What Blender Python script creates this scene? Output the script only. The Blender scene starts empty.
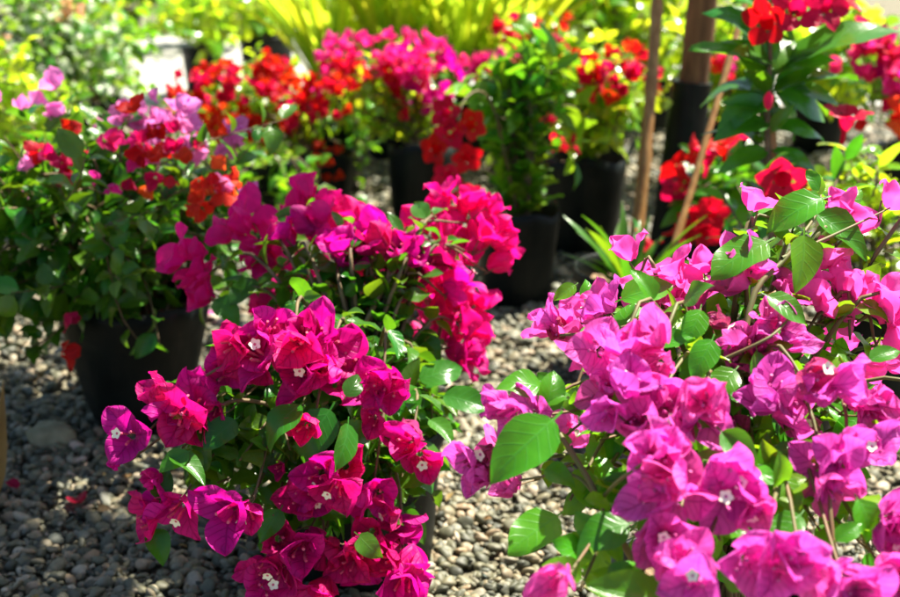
import bpy, math
import numpy as np
from mathutils import Vector

rng = np.random.default_rng(11)
scene = bpy.context.scene
COL = scene.collection
PI = math.pi

# ------------------------------------------------------------------ camera
CAM_H, PITCH, FPX = 1.03, math.radians(18.0), 1260.0
cam_data = bpy.data.cameras.new('camera')
cam = bpy.data.objects.new('camera', cam_data)
COL.objects.link(cam)
cam.location = (0, 0, CAM_H)
cam.rotation_euler = (PI / 2 - PITCH, 0, 0)
cam_data.sensor_width = 36.0
cam_data.lens = FPX / 900.0 * 36.0
cam_data.clip_start, cam_data.clip_end = 0.05, 300
cam_data.dof.use_dof = True
cam_data.dof.focus_distance = 1.46
cam_data.dof.aperture_fstop = 4.6
scene.camera = cam
C0 = np.array([0, 0, CAM_H])
FWD = np.array([0, math.cos(PITCH), -math.sin(PITCH)])
RGT = np.array([1.0, 0, 0])
UPV = np.array([0, math.sin(PITCH), math.cos(PITCH)])


def P(px, py, d):
    return C0 + d * (FWD + RGT * (px - 450) / FPX - UPV * (py - 298.5) / FPX)


def G(px, py):
    r = FWD + RGT * (px - 450) / FPX - UPV * (py - 298.5) / FPX
    return C0 + r * (-CAM_H / r[2])


def nrm(v):
    v = np.asarray(v, float)
    return v / (np.linalg.norm(v) + 1e-9)


# ------------------------------------------------------------------ materials
def new_mat(name):
    m = bpy.data.materials.new(name)
    m.use_nodes = True
    nt = m.node_tree
    nt.nodes.clear()
    return m, nt, nt.nodes, nt.links


def N(nodes, t, **kw):
    n = nodes.new(t)
    for k, v in kw.items():
        if k in n.inputs:
            n.inputs[k].default_value = v
        else:
            setattr(n, k, v)
    return n


def math_node(nodes, links, op, a, b=None, clamp=False):
    n = nodes.new('ShaderNodeMath')
    n.operation = op
    n.use_clamp = clamp
    for i, x in enumerate((a, b)):
        if x is None:
            continue
        if isinstance(x, (int, float)):
            n.inputs[i].default_value = x
        else:
            links.new(x, n.inputs[i])
    return n.outputs[0]


def vein_mask(nodes, links, uv_out, count, slant, sharp):
    """side veins and midrib from the leaf's own UV: u along the length, v across (-1..1 stored as 0..1)"""
    sep = nodes.new('ShaderNodeSeparateXYZ')
    links.new(uv_out, sep.inputs[0])
    v = math_node(nodes, links, 'ABSOLUTE', math_node(nodes, links, 'MULTIPLY_ADD', sep.outputs[1], 2.0))
    v.node.inputs[0].default_value = 0
    ma = v.node.inputs[0].links[0].from_node
    ma.inputs[2].default_value = -1.0
    ph = math_node(nodes, links, 'SUBTRACT', math_node(nodes, links, 'MULTIPLY', sep.outputs[0], count),
                   math_node(nodes, links, 'MULTIPLY', v, slant))
    fr = math_node(nodes, links, 'ABSOLUTE', math_node(nodes, links, 'SUBTRACT', math_node(nodes, links, 'FRACT', ph), 0.5))
    side = math_node(nodes, links, 'SUBTRACT', 1.0, math_node(nodes, links, 'MULTIPLY', fr, sharp), True)
    mid = math_node(nodes, links, 'SUBTRACT', 1.0, math_node(nodes, links, 'MULTIPLY', v, 14.0), True)
    return math_node(nodes, links, 'MAXIMUM', math_node(nodes, links, 'MULTIPLY', side, 0.7), mid)


def thin_mat(name, col, trans, vein_col, var=(0.02, 0.25, 0.3), per_object=False, fac=0.42, rough=0.45, spec=0.5,
             count=6.0, slant=1.6, bump=0.25, mottled=None, vein_amt=0.5, coat=0.0):
    """leaf or bract: glossy front, light passing through"""
    m, nt, nd, lk = new_mat(name)
    out = nd.new('ShaderNodeOutputMaterial')
    uv = nd.new('ShaderNodeUVMap')
    veins = vein_mask(nd, lk, uv.outputs[0], count, slant, 9.0)
    if per_object:
        r = nd.new('ShaderNodeObjectInfo').outputs['Random']
    else:
        a = nd.new('ShaderNodeAttribute')
        a.attribute_name = 'rnd'
        r = a.outputs['Fac']
    r2 = math_node(nd, lk, 'FRACT', math_node(nd, lk, 'MULTIPLY', r, 17.31))
    tc = nd.new('ShaderNodeTexCoord')
    noise = N(nd, 'ShaderNodeTexNoise', Scale=70.0, Detail=3.0)
    lk.new(tc.outputs['Object'], noise.inputs['Vector'])

    def tint(c):
        src = nd.new('ShaderNodeMixRGB')
        src.inputs[1].default_value = (*c, 1)
        src.inputs[2].default_value = (*vein_col, 1)
        lk.new(math_node(nd, lk, 'MULTIPLY', veins, vein_amt), src.inputs[0])
        res = src.outputs[0]
        if mottled is not None:
            nz = N(nd, 'ShaderNodeTexNoise', Scale=26.0, Detail=2.0)
            lk.new(tc.outputs['Object'], nz.inputs['Vector'])
            rp = nd.new('ShaderNodeValToRGB')
            rp.color_ramp.elements[0].position = 0.50
            rp.color_ramp.elements[1].position = 0.58
            lk.new(nz.outputs['Fac'], rp.inputs[0])
            mx = nd.new('ShaderNodeMixRGB')
            lk.new(rp.outputs[0], mx.inputs[0])
            lk.new(res, mx.inputs[1])
            mx.inputs[2].default_value = (*mottled, 1)
            res = mx.outputs[0]
        hsv = nd.new('ShaderNodeHueSaturation')
        lk.new(math_node(nd, lk, 'ADD', 0.5, math_node(nd, lk, 'MULTIPLY', math_node(nd, lk, 'SUBTRACT', r, 0.5), var[0] * 2)), hsv.inputs['Hue'])
        val = math_node(nd, lk, 'ADD', 1.0 - var[1] / 2, math_node(nd, lk, 'MULTIPLY', r2, var[1]))
        val = math_node(nd, lk, 'MULTIPLY', val, math_node(nd, lk, 'ADD', 1.0 - var[2] / 2, math_node(nd, lk, 'MULTIPLY', noise.outputs['Fac'], var[2])))
        lk.new(val, hsv.inputs['Value'])
        lk.new(res, hsv.inputs['Color'])
        return hsv.outputs[0]
    bs = nd.new('ShaderNodeBsdfPrincipled')
    lk.new(tint(col), bs.inputs['Base Color'])
    bs.inputs['Roughness'].default_value = rough
    bs.inputs['Specular IOR Level'].default_value = spec
    bs.inputs['Coat Weight'].default_value = coat
    bs.inputs['Coat Roughness'].default_value = 0.25
    bp = N(nd, 'ShaderNodeBump', Strength=bump, Distance=0.002)
    hgt = math_node(nd, lk, 'ADD', math_node(nd, lk, 'MULTIPLY', veins, -0.6), noise.outputs['Fac'])
    lk.new(hgt, bp.inputs['Height'])
    lk.new(bp.outputs[0], bs.inputs['Normal'])
    tr = nd.new('ShaderNodeBsdfTranslucent')
    lk.new(tint(trans), tr.inputs['Color'])
    mix = nd.new('ShaderNodeMixShader')
    mix.inputs[0].default_value = fac
    lk.new(bs.outputs[0], mix.inputs[1])
    lk.new(tr.outputs[0], mix.inputs[2])
    lk.new(mix.outputs[0], out.inputs[0])
    return m


def solid_mat(name, c1, c2, scale=20.0, rough=0.7, bump=0.3, dist=0.004, spec=0.4, attr=False, detail=4.0, stretch=None):
    m, nt, nd, lk = new_mat(name)
    out = nd.new('ShaderNodeOutputMaterial')
    bs = nd.new('ShaderNodeBsdfPrincipled')
    tc = nd.new('ShaderNodeTexCoord')
    nz = N(nd, 'ShaderNodeTexNoise', Scale=scale, Detail=detail)
    if stretch:
        mp = nd.new('ShaderNodeMapping')
        mp.inputs['Scale'].default_value = stretch
        lk.new(tc.outputs['Object'], mp.inputs[0])
        lk.new(mp.outputs[0], nz.inputs['Vector'])
    else:
        lk.new(tc.outputs['Object'], nz.inputs['Vector'])
    rp = nd.new('ShaderNodeValToRGB')
    rp.color_ramp.elements[0].color = (*c1, 1)
    rp.color_ramp.elements[1].color = (*c2, 1)
    rp.color_ramp.elements[0].position = 0.35
    rp.color_ramp.elements[1].position = 0.65
    lk.new(nz.outputs['Fac'], rp.inputs[0])
    lk.new(rp.outputs[0], bs.inputs['Base Color'])
    bs.inputs['Roughness'].default_value = rough
    bs.inputs['Specular IOR Level'].default_value = spec
    bp = N(nd, 'ShaderNodeBump', Strength=bump, Distance=dist)
    lk.new(nz.outputs['Fac'], bp.inputs['Height'])
    lk.new(bp.outputs[0], bs.inputs['Normal'])
    lk.new(bs.outputs[0], out.inputs[0])
    return m


def pebble_mat(name, stops, rough=0.6):
    m, nt, nd, lk = new_mat(name)
    out = nd.new('ShaderNodeOutputMaterial')
    bs = nd.new('ShaderNodeBsdfPrincipled')
    a = nd.new('ShaderNodeAttribute')
    a.attribute_name = 'rnd'
    rp = nd.new('ShaderNodeValToRGB')
    cr = rp.color_ramp
    cr.interpolation = 'LINEAR'
    while len(cr.elements) < len(stops):
        cr.elements.new(0.5)
    for e, (p, c) in zip(cr.elements, stops):
        e.position = p
        e.color = (*c, 1)
    lk.new(a.outputs['Fac'], rp.inputs[0])
    tc = nd.new('ShaderNodeTexCoord')
    nz = N(nd, 'ShaderNodeTexNoise', Scale=160.0, Detail=4.0)
    lk.new(tc.outputs['Object'], nz.inputs['Vector'])
    mx = nd.new('ShaderNodeMixRGB')
    mx.blend_type = 'MULTIPLY'
    mx.inputs[0].default_value = 0.55
    lk.new(rp.outputs[0], mx.inputs[1])
    lk.new(nz.outputs['Fac'], mx.inputs[2])
    gm = nd.new('ShaderNodeHueSaturation')
    gm.inputs['Value'].default_value = 0.95
    lk.new(mx.outputs[0], gm.inputs['Color'])
    lk.new(gm.outputs[0], bs.inputs['Base Color'])
    bs.inputs['Roughness'].default_value = rough
    bp = N(nd, 'ShaderNodeBump', Strength=0.25, Distance=0.002)
    lk.new(nz.outputs['Fac'], bp.inputs['Height'])
    lk.new(bp.outputs[0], bs.inputs['Normal'])
    lk.new(bs.outputs[0], out.inputs[0])
    return m


M = {}
# bracts: (surface, light passing through, veins)
def bract_mat(key, c, t, v, **kw):
    a = dict(var=(0.018, 0.3, 0.25), per_object=True, fac=0.5, rough=0.55, spec=0.25, count=5.0, slant=1.9, bump=0.9, vein_amt=0.6)
    a.update(kw)
    M[key] = thin_mat(key, c, t, v, **a)


bract_mat('bract_magenta', (0.58, 0.009, 0.23), (0.78, 0.005, 0.27), (0.34, 0.003, 0.12), var=(0.024, 0.4, 0.55))
bract_mat('bract_orchid', (0.74, 0.115, 0.52), (0.87, 0.10, 0.53), (0.46, 0.02, 0.28), var=(0.018, 0.3, 0.6), fac=0.54, vein_amt=0.75)
bract_mat('bract_red', (0.60, 0.006, 0.035), (0.8, 0.008, 0.04), (0.35, 0.0, 0.01), var=(0.016, 0.3, 0.25))
bract_mat('bract_pink', (0.65, 0.02, 0.16), (0.9, 0.03, 0.22), (0.4, 0.0, 0.08), var=(0.03, 0.3, 0.25))
bract_mat('bract_crimson', (0.42, 0.006, 0.05), (0.75, 0.006, 0.06), (0.2, 0.0, 0.02))
bract_mat('bract_lilac', (0.74, 0.20, 0.52), (0.88, 0.24, 0.58), (0.5, 0.1, 0.4))
bract_mat('bract_orange', (0.68, 0.045, 0.02), (0.85, 0.07, 0.02), (0.5, 0.03, 0.0))
bract_mat('bract_faded', (0.46, 0.05, 0.20), (0.55, 0.06, 0.22), (0.36, 0.08, 0.08), var=(0.02, .4, .8))
bract_mat('petal_scarlet', (0.56, 0.004, 0.03), (0.7, 0.004, 0.035), (0.4, 0.0, 0.0), rough=0.4, var=(0.01, .3, .25))
bract_mat('petal_peach', (0.75, 0.38, 0.22), (0.85, 0.5, 0.3), (0.6, 0.2, 0.1))
M['leaf'] = thin_mat('leaf', (0.068, 0.20, 0.008), (0.30, 0.60, 0.012), (0.10, 0.27, 0.04), var=(0.03, 0.5, 0.35), fac=0.38, rough=0.31, spec=0.36)
M['leaf_dark'] = thin_mat('leaf_dark', (0.034, 0.115, 0.008), (0.20, 0.46, 0.010), (0.07, 0.2, 0.04), var=(0.03, 0.5, 0.35), fac=0.3, rough=0.28, spec=0.36)  # dark green; shade inside the centre plant is partly put into this colour
M['leaf_bright'] = thin_mat('leaf_bright', (0.11, 0.26, 0.012), (0.66, 0.86, 0.02), (0.16, 0.34, 0.05), var=(0.035, 0.5, 0.35), fac=0.5, rough=0.23, spec=0.65)
M['leaf_gloss'] = thin_mat('leaf_gloss', (0.032, 0.135, 0.007), (0.17, 0.48, 0.010), (0.06, 0.2, 0.03), var=(0.025, 0.4, 0.3), fac=0.32, rough=0.28, coat=0.0)
M['leaf_variegated'] = thin_mat('leaf_variegated', (0.085, 0.25, 0.015), (0.4, 0.7, 0.03), (0.3, 0.45, 0.15), var=(0.03, 0.4, 0.3), fac=0.35, rough=0.35, mottled=(0.62, 0.68, 0.5))
M['leaf_lime'] = thin_mat('leaf_lime', (0.27, 0.38, 0.015), (0.78, 0.86, 0.04), (0.35, 0.5, 0.05), var=(0.035, 0.5, 0.3), fac=0.48, rough=0.4, count=0.0, slant=6.0)
M['dry_leaf'] = thin_mat('dry_leaf', (0.22, 0.13, 0.04), (0.4, 0.25, 0.06), (0.35, 0.25, 0.09), fac=0.25, rough=0.6, count=0.0, slant=7.0)
M['twig'] = solid_mat('twig', (0.09, 0.06, 0.03), (0.17, 0.12, 0.055), 60, 0.7, 0.4, 0.002)
M['green_twig'] = solid_mat('green_twig', (0.10, 0.11, 0.03), (0.16, 0.085, 0.04), 30, 0.6, 0.3, 0.001)
M['bark'] = solid_mat('bark', (0.09, 0.04, 0.013), (0.21, 0.10, 0.035), 14, 0.85, 0.8, 0.01, stretch=(3, 3, 0.6))
M['bamboo'] = solid_mat('bamboo', (0.24, 0.105, 0.025), (0.36, 0.19, 0.06), 25, 0.5, 0.2, 0.002, stretch=(3, 3, 0.4))
M['pot_plastic'] = solid_mat('pot_plastic', (0.004, 0.006, 0.0055), (0.009, 0.012, 0.011), 9, 0.45, 0.35, 0.01, spec=0.13)
def dusty(m):
    nt = m.node_tree
    nd, lk = nt.nodes, nt.links
    bs = [n for n in nd if n.type == 'BSDF_PRINCIPLED'][0]
    old = bs.inputs['Base Color'].links[0].from_socket
    tc = nd.new('ShaderNodeTexCoord')
    nz = N(nd, 'ShaderNodeTexNoise', Scale=16.0, Detail=9.0, Roughness=0.7)
    mp = nd.new('ShaderNodeMapping')
    mp.inputs['Scale'].default_value = (1, 1, .45)
    lk.new(tc.outputs['Object'], mp.inputs[0])
    lk.new(mp.outputs[0], nz.inputs['Vector'])
    rp = nd.new('ShaderNodeValToRGB')
    rp.color_ramp.elements[0].position = 0.50
    rp.color_ramp.elements[1].position = 0.78
    lk.new(nz.outputs['Fac'], rp.inputs[0])
    mx = nd.new('ShaderNodeMixRGB')
    lk.new(rp.outputs[0], mx.inputs[0])
    lk.new(old, mx.inputs[1])
    mx.inputs[2].default_value = (0.02, 0.019, 0.015, 1)
    lk.new(mx.outputs[0], bs.inputs['Base Color'])


dusty(M['pot_plastic'])
M['soil'] = solid_mat('soil', (0.09, 0.055, 0.03), (0.26, 0.17, 0.10), 55, 0.95, 1.0, 0.012)
M['floret_tube'] = solid_mat('floret_tube', (0.50, 0.03, 0.12), (0.62, 0.12, 0.2), 200, 0.5, 0.1, 0.001)
M['floret_tube_orchid'] = solid_mat('floret_tube_orchid', (0.42, 0.04, 0.22), (0.5, 0.1, 0.28), 200, 0.5, 0.1, 0.001)
M['floret_star'] = solid_mat('floret_star', (0.80, 0.74, 0.55), (0.85, 0.80, 0.66), 200, 0.5, 0.1, 0.001)
M['stone'] = solid_mat('stone', (0.18, 0.165, 0.095), (0.30, 0.27, 0.17), 30, 0.8, 0.7, 0.006)
M['stone_pink'] = solid_mat('stone_pink', (0.42, 0.30, 0.22), (0.58, 0.46, 0.36), 40, 0.75, 0.5, 0.004)
M['gravel'] = pebble_mat('gravel', [(0.0, (0.04, 0.042, 0.024)), (0.2, (0.10, 0.102, 0.060)), (0.45, (0.18, 0.168, 0.095)), (0.62, (0.28, 0.225, 0.125)),
                                    (0.75, (0.19, 0.195, 0.14)), (0.86, (0.36, 0.25, 0.14)), (0.94, (0.48, 0.42, 0.30)), (1.0, (0.07, 0.10, 0.08))])
M['earth'] = solid_mat('earth', (0.08, 0.072, 0.045), (0.19, 0.17, 0.115), 60, 0.95, 1.0, 0.01, detail=8)
M['concrete'] = solid_mat('concrete', (0.27, 0.265, 0.24), (0.36, 0.35, 0.32), 3, 0.9, 0.3, 0.004, detail=8)
M['grey_gravel'] = solid_mat('grey_gravel', (0.26, 0.25, 0.22), (0.46, 0.44, 0.39), 35, 0.95, 1.0, 0.02, detail=8)


# ------------------------------------------------------------------ mesh building
class Geo:
    def __init__(self):
        self.V, self.F, self.UV, self.R, self.MI, self.n = [], [], [], [], [], 0

    def add(self, V, F, UV=None, rnd=None, mi=0):
        V = np.asarray(V, float)
        F = np.asarray(F, int)
        self.V.append(V)
        self.F.append(F + self.n)
        self.UV.append(np.zeros((len(V), 2)) if UV is None else UV)
        r = rng.random() if rnd is None else rnd
        self.R.append(np.full(len(V), r) if np.isscalar(r) else r)
        self.MI.append(np.full(len(F), mi))
        self.n += len(V)

    def inst(self, tpl, mats, rnd=None, mi=0):
        """many transformed copies of a template (V, F, UV)"""
        V, F, UV = tpl
        mats = np.asarray(mats)
        k, nv = len(mats), len(V)
        W = np.einsum('kij,nj->kni', mats[:, :3, :3], V) + mats[:, None, :3, 3]
        Fk = (F[None] + (np.arange(k) * nv)[:, None, None]).reshape(-1, F.shape[1])
        r = rng.random(k) if rnd is None else rnd
        self.add(W.reshape(-1, 3), Fk, np.tile(UV, (k, 1)), np.repeat(r, nv), mi)

    def mesh(self, name, mats, smooth=True):
        me = bpy.data.meshes.new(name)
        V = np.concatenate(self.V)
        sizes = np.concatenate([np.full(len(f), f.shape[1]) for f in self.F])
        loops = np.concatenate([f.ravel() for f in self.F])
        me.vertices.add(len(V))
        me.vertices.foreach_set('co', V.astype(np.float32).ravel())
        me.loops.add(len(loops))
        me.loops.foreach_set('vertex_index', loops.astype(np.int32))
        me.polygons.add(len(sizes))
        st = np.concatenate([[0], np.cumsum(sizes)[:-1]])
        me.polygons.foreach_set('loop_start', st.astype(np.int32))
        me.polygons.foreach_set('loop_total', sizes.astype(np.int32))
        me.polygons.foreach_set('material_index', np.concatenate(self.MI).astype(np.int32))
        me.polygons.foreach_set('use_smooth', np.full(len(sizes), smooth))
        uvl = me.uv_layers.new(name='UVMap')
        UV = np.concatenate(self.UV)
        uvl.data.foreach_set('uv', UV[loops].astype(np.float32).ravel())
        at = me.attributes.new('rnd', 'FLOAT', 'POINT')
        at.data.foreach_set('value', np.concatenate(self.R).astype(np.float32))
        for m in (mats if isinstance(mats, (list, tuple)) else [mats]):
            me.materials.append(M[m])
        me.update(calc_edges=True)
        me.validate()
        return me


def obj(name, data, parent=None, loc=None):
    o = bpy.data.objects.new(name, data)
    COL.objects.link(o)
    if loc is not None:
        o.location = loc
    if parent is not None:
        o.parent = parent
    return o


def tag(o, label, cat, group=None, kind=None):
    if label:
        o['label'] = label
    if cat:
        o['category'] = cat
    if group:
        o['group'] = group
    if kind:
        o['kind'] = kind
    return o


def thing(name, label, cat, loc, group=None):
    return tag(obj(name, None, loc=tuple(loc)), label, cat, group)


def grid_faces(nu, nv):
    i, j = np.meshgrid(np.arange(nu - 1), np.arange(nv - 1), indexing='ij')
    a = (i * nv + j).ravel()
    return np.stack([a, a + nv, a + nv + 1, a + 1], 1)


def leaf_tpl(nu=7, nv=5, W=0.58, fold=0.25, droop=0.35, wave=0.04, petiole=0.14, twist=0.0, seed=0):
    """leaf along +Y, length 1, upper side +Z"""
    r = np.random.default_rng(seed)
    u = np.concatenate([[-petiole, -petiole * 0.02], np.linspace(0.02, 1, nu)]) if petiole else np.linspace(0, 1, nu)
    v = np.linspace(-1, 1, nv)
    uc = np.clip(u, 0, 1)
    w = (uc ** 0.55) * ((1 - uc) ** 0.92)
    w = w / w.max() * W / 2
    if petiole:
        w[:2] = 0.016
    w = np.maximum(w, 0.004)
    U, Vv = np.meshgrid(u, v, indexing='ij')
    Wd = w[:, None]
    x = Wd * Vv
    up = np.clip(U, 0, 1)
    ang = droop * (up ** 1.3)
    y = np.where(U < 0, U, np.sin(np.clip(ang, 1e-4, None)) / np.clip(ang, 1e-4, None) * up)
    z = -(1 - np.cos(ang)) / np.clip(ang, 1e-4, None) * up
    z = z + fold * np.abs(x) * (0.6 + 0.4 * np.abs(Vv))
    ph = r.random(4) * 6.28
    z = z + wave * (Vv ** 2) * np.sin(U * 8 + ph[0] + Vv * 1.5) * np.clip(up * 3, 0, 1) + wave * 0.5 * np.sin(U * 4 + Vv * 2 + ph[1]) * up
    x = x + 0.06 * np.sin(U * 2.5 + ph[2]) * up
    tw = twist * up
    x2 = x * np.cos(tw) - z * np.sin(tw)
    z2 = x * np.sin(tw) + z * np.cos(tw)
    V3 = np.stack([x2, y, z2], -1).reshape(-1, 3)
    UV = np.stack([up, (Vv + 1) / 2], -1).reshape(-1, 2)
    return V3, grid_faces(len(u), nv), UV


def frame(pos, axis, normal, s, roll=0.0):
    """4x4 whose Y runs along axis and Z as near normal as it can be"""
    y = nrm(axis)
    z = np.asarray(normal, float) - np.dot(normal, y) * y
    if np.linalg.norm(z) < 1e-3:
        z = np.cross(y, [0.3, 0.9, 0.2])
    z = nrm(z)
    x = np.cross(y, z)
    if roll:
        x, z = x * math.cos(roll) + z * math.sin(roll), -x * math.sin(roll) + z * math.cos(roll)
    T = np.eye(4)
    T[:3, 0], T[:3, 1], T[:3, 2], T[:3, 3] = x * s, y * s, z * s, pos
    return T


def tube(geo, pts, r0, r1, sides=6, mi=0, rnd=None, prof=None):
    pts = np.asarray(pts, float)
    k = len(pts)
    tan = np.gradient(pts, axis=0)
    ref = np.array([0.31, 0.17, 0.93])
    V = []
    for i in range(k):
        t = nrm(tan[i])
        a = nrm(np.cross(t, ref) if abs(np.dot(t, ref)) < 0.97 else np.cross(t, [1, 0, 0]))
        b = np.cross(t, a)
        r = r0 + (r1 - r0) * i / (k - 1)
        if prof is not None:
            r *= prof[i]
        for s in range(sides):
            q = 2 * PI * s / sides
            V.append(pts[i] + r * (math.cos(q) * a + math.sin(q) * b))
    F = []
    for i in range(k - 1):
        for s in range(sides):
            s2 = (s + 1) % sides
            F.append((i * sides + s, i * sides + s2, (i + 1) * sides + s2, (i + 1) * sides + s))
    geo.add(V, F, None, rnd, mi)
    geo.add([V[(k - 1) * sides + s] for s in range(sides)], [list(range(sides))], None, rnd, mi)


def spline(ctrl, n):
    """Catmull-Rom through the control points"""
    c = np.asarray(ctrl, float)
    c = np.vstack([2 * c[0] - c[1], c, 2 * c[-1] - c[-2]])
    out = []
    segs = len(c) - 3
    for t in np.linspace(0, segs, n):
        i = min(int(t), segs - 1)
        f = t - i
        p0, p1, p2, p3 = c[i:i + 4]
        out.append(0.5 * ((2 * p1) + (-p0 + p2) * f + (2 * p0 - 5 * p1 + 4 * p2 - p3) * f * f + (-p0 + 3 * p1 - 3 * p2 + p3) * f ** 3))
    return np.array(out)


# ------------------------------------------------------------------ flowers
def bract_tpl(nu, nv, L, W, th0, th1, cup, ruffle, seed):
    r = np.random.default_rng(seed)
    u = np.linspace(0, 1, nu)
    v = np.linspace(-1, 1, nv)
    w = (np.clip(u, 0.0, 1) ** 0.58) * ((1 - u) ** 0.80)
    w = np.maximum(w / w.max() * W / 2, 0.05 * W)
    w[-1] = 0.015 * W
    th = th0 + (th1 - th0) * u ** 1.25
    ds = L / (nu - 1)
    rr = np.concatenate([[0.0], np.cumsum(np.sin(th[:-1]) * ds)])
    zz = np.concatenate([[0.0], np.cumsum(np.cos(th[:-1]) * ds)])
    U, Vv = np.meshgrid(u, v, indexing='ij')
    x = w[:, None] * Vv
    ph = r.random(8) * 6.28
    # normal of the bract (pointing at the axis): (-cos th, sin th)
    off = cup * w[:, None] * Vv ** 2 * (1.1 - 0.7 * U)
    off = off + ruffle * L * (np.abs(Vv) ** 1.6) * np.sin(6.5 * U + 1.3 * Vv * np.sign(Vv + 0.01) + ph[0] + np.where(Vv > 0, ph[6], 0)) * np.clip(U * 2.2, 0, 1)
    off = off + ruffle * 0.55 * L * np.sin(4.2 * U + 3.1 * Vv + ph[1]) * U + ruffle * 0.35 * L * np.sin(9 * U - 4.0 * Vv + ph[2]) * U
    off = off + 0.022 * L * np.sin(13 * U + 5 * Vv + ph[4]) * np.sin(7 * Vv + 3 * U + ph[5]) * np.clip(3 * U, 0, 1)
    off = off - 0.07 * L * (1 - np.abs(Vv)) ** 3 * np.clip(np.sin(PI * U), 0, 1)
    R = rr[:, None] - np.cos(th)[:, None] * off
    Z = zz[:, None] + np.sin(th)[:, None] * off
    x = x * (1 - 0.10 * np.abs(Vv) * cup) + 0.06 * L * np.sin(3 * U + ph[3]) * U
    V3 = np.stack([R + 0.004 * (L / 0.04), x, Z], -1).reshape(-1, 3)
    UV = np.stack([U, (Vv + 1) / 2], -1).reshape(-1, 2)
    return V3, grid_faces(nu, nv), UV


def rotz(V, a):
    c, s = math.cos(a), math.sin(a)
    return np.stack([V[:, 0] * c - V[:, 1] * s, V[:, 0] * s + V[:, 1] * c, V[:, 2]], -1)


def flower_mesh(name, mat, seed, hi=True, L=0.040, W=0.036, openness=None):
    r = np.random.default_rng(seed)
    g = Geo()
    o = r.uniform(0.25, 1.0) if openness is None else openness
    for k in range(3):
        oo = np.clip(o + r.normal(0, 0.28), 0, 1.25)
        V, F, UV = bract_tpl(13 if hi else 5, 11 if hi else 5, L * r.uniform(0.9, 1.1), W * r.uniform(0.88, 1.1), 0.18 + 0.42 * oo, 0.3 + 1.35 * oo,
                             0.65 * (1 - 0.5 * oo), 0.07 + 0.06 * r.random(), int(seed * 7 + k))
        g.add(rotz(V, 2 * PI * k / 3 + r.normal(0, 0.14)), F, UV)
    return g.mesh(name, mat)


def floret_mesh(name, tube_mat, seed, n_open):
    r = np.random.default_rng(seed)
    g = Geo()
    for k in range(3):
        a = 2 * PI * k / 3 + 0.5
        b = np.array([math.cos(a) * 0.005, math.sin(a) * 0.005, 0.004])
        lean = r.uniform(0.1, 0.25)
        t = b + np.array([math.cos(a) * 0.018 * lean, math.sin(a) * 0.018 * lean, 0.019 + r.uniform(-.002, .004)])
        m = (b + t) / 2 + r.normal(0, 0.0008, 3)
        tube(g, spline([b, m, t], 6), 0.0013, 0.0017, 6, 0, prof=[1, 0.8, 0.85, 1.1, 1.2, 1.0])
        if k < n_open:
            d = nrm(t - m)
            x = nrm(np.cross(d, [0.2, 0.9, 0.1]))
            y = np.cross(d, x)
            V = [t - d * 0.0008]
            for s in range(20):
                q = 2 * PI * s / 20
                rad = 0.0058 * (1 + 0.16 * math.cos(5 * q))
                V.append(t + d * (0.0018 + 0.0007 * math.cos(5 * q)) + rad * (math.cos(q) * x + math.sin(q) * y))
            F = [(0, 1 + s, 1 + (s + 1) % 20) for s in range(20)]
            g.add(V, F, None, None, 1)
    return g.mesh(name, [tube_mat, 'floret_star'])


def trumpet_mesh(name, mat, seed):
    """funnel flower with five broad lobes"""
    g = Geo()
    r = np.random.default_rng(seed)
    prof = [(0, 0.004), (0.02, 0.005), (0.032, 0.011), (0.046, 0.014)]
    V, F = [], []
    for z, rad in prof:
        for s in range(15):
            q = 2 * PI * s / 15
            V.append((rad * math.cos(q), rad * math.sin(q), z))
    for i in range(len(prof) - 1):
        for s in range(15):
            F.append((i * 15 + s, i * 15 + (s + 1) % 15, (i + 1) * 15 + (s + 1) % 15, (i + 1) * 15 + s))
    g.add(V, F)
    for k in range(5):
        Vb, Fb, UVb = bract_tpl(7, 5, 0.034, 0.034, 0.9, 1.7, 0.1, 0.05, seed * 5 + k)
        Vb = Vb + np.array([0.009, 0, 0.044])
        g.add(rotz(Vb, 2 * PI * k / 5 + r.normal(0, 0.06)), Fb, UVb)
    return g.mesh(name, mat)


FLOWERS = {}
def flower_set(key, mat, hi, n, tube_mat='floret_tube', L=0.041, W=0.039):
    fl = [flower_mesh('bracts_' + key, mat, 100 + i * 13, hi, L, W, openness=0.15 + 0.85 * (i + 0.5) / n) for i in range(n)]
    if hi:
        fl += [flower_mesh('bracts_' + key, 'bract_faded', 900 + i, hi, L * .85, W * .8, 0.3) for i in range(1)]
    FLOWERS[key] = (fl, [floret_mesh('florets_' + key, tube_mat, 3 + i, [0, 0, 0, 0, 1, 1][i]) for i in range(6)] if hi else None)


flower_set('magenta', 'bract_magenta', True, 16)
flower_set('orchid', 'bract_orchid', True, 16, 'floret_tube_orchid')
for kk in ('red', 'pink', 'crimson', 'lilac', 'orange'):
    flower_set(kk, 'bract_' + kk, False, 6)
flower_set('far_magenta', 'bract_magenta', False, 6)
flower_set('peach', 'petal_peach', False, 4)
FLOWERS['trumpet'] = ([trumpet_mesh('trumpet', 'petal_scarlet', 5 + i) for i in range(3)], None)


def axis_matrix(pos, axis, spin, s):
    from mathutils import Matrix
    z = nrm(axis)
    x = nrm(np.cross(z, [0.33, 0.21, 0.92]) if abs(z[2]) < 0.95 else np.cross(z, [1, 0, 0]))
    y = np.cross(z, x)
    x, y = x * math.cos(spin) + y * math.sin(spin), -x * math.sin(spin) + y * math.cos(spin)
    return Matrix(((x[0] * s, y[0] * s, z[0] * s, pos[0]), (x[1] * s, y[1] * s, z[1] * s, pos[1]), (x[2] * s, y[2] * s, z[2] * s, pos[2]), (0, 0, 0, 1)))


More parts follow.
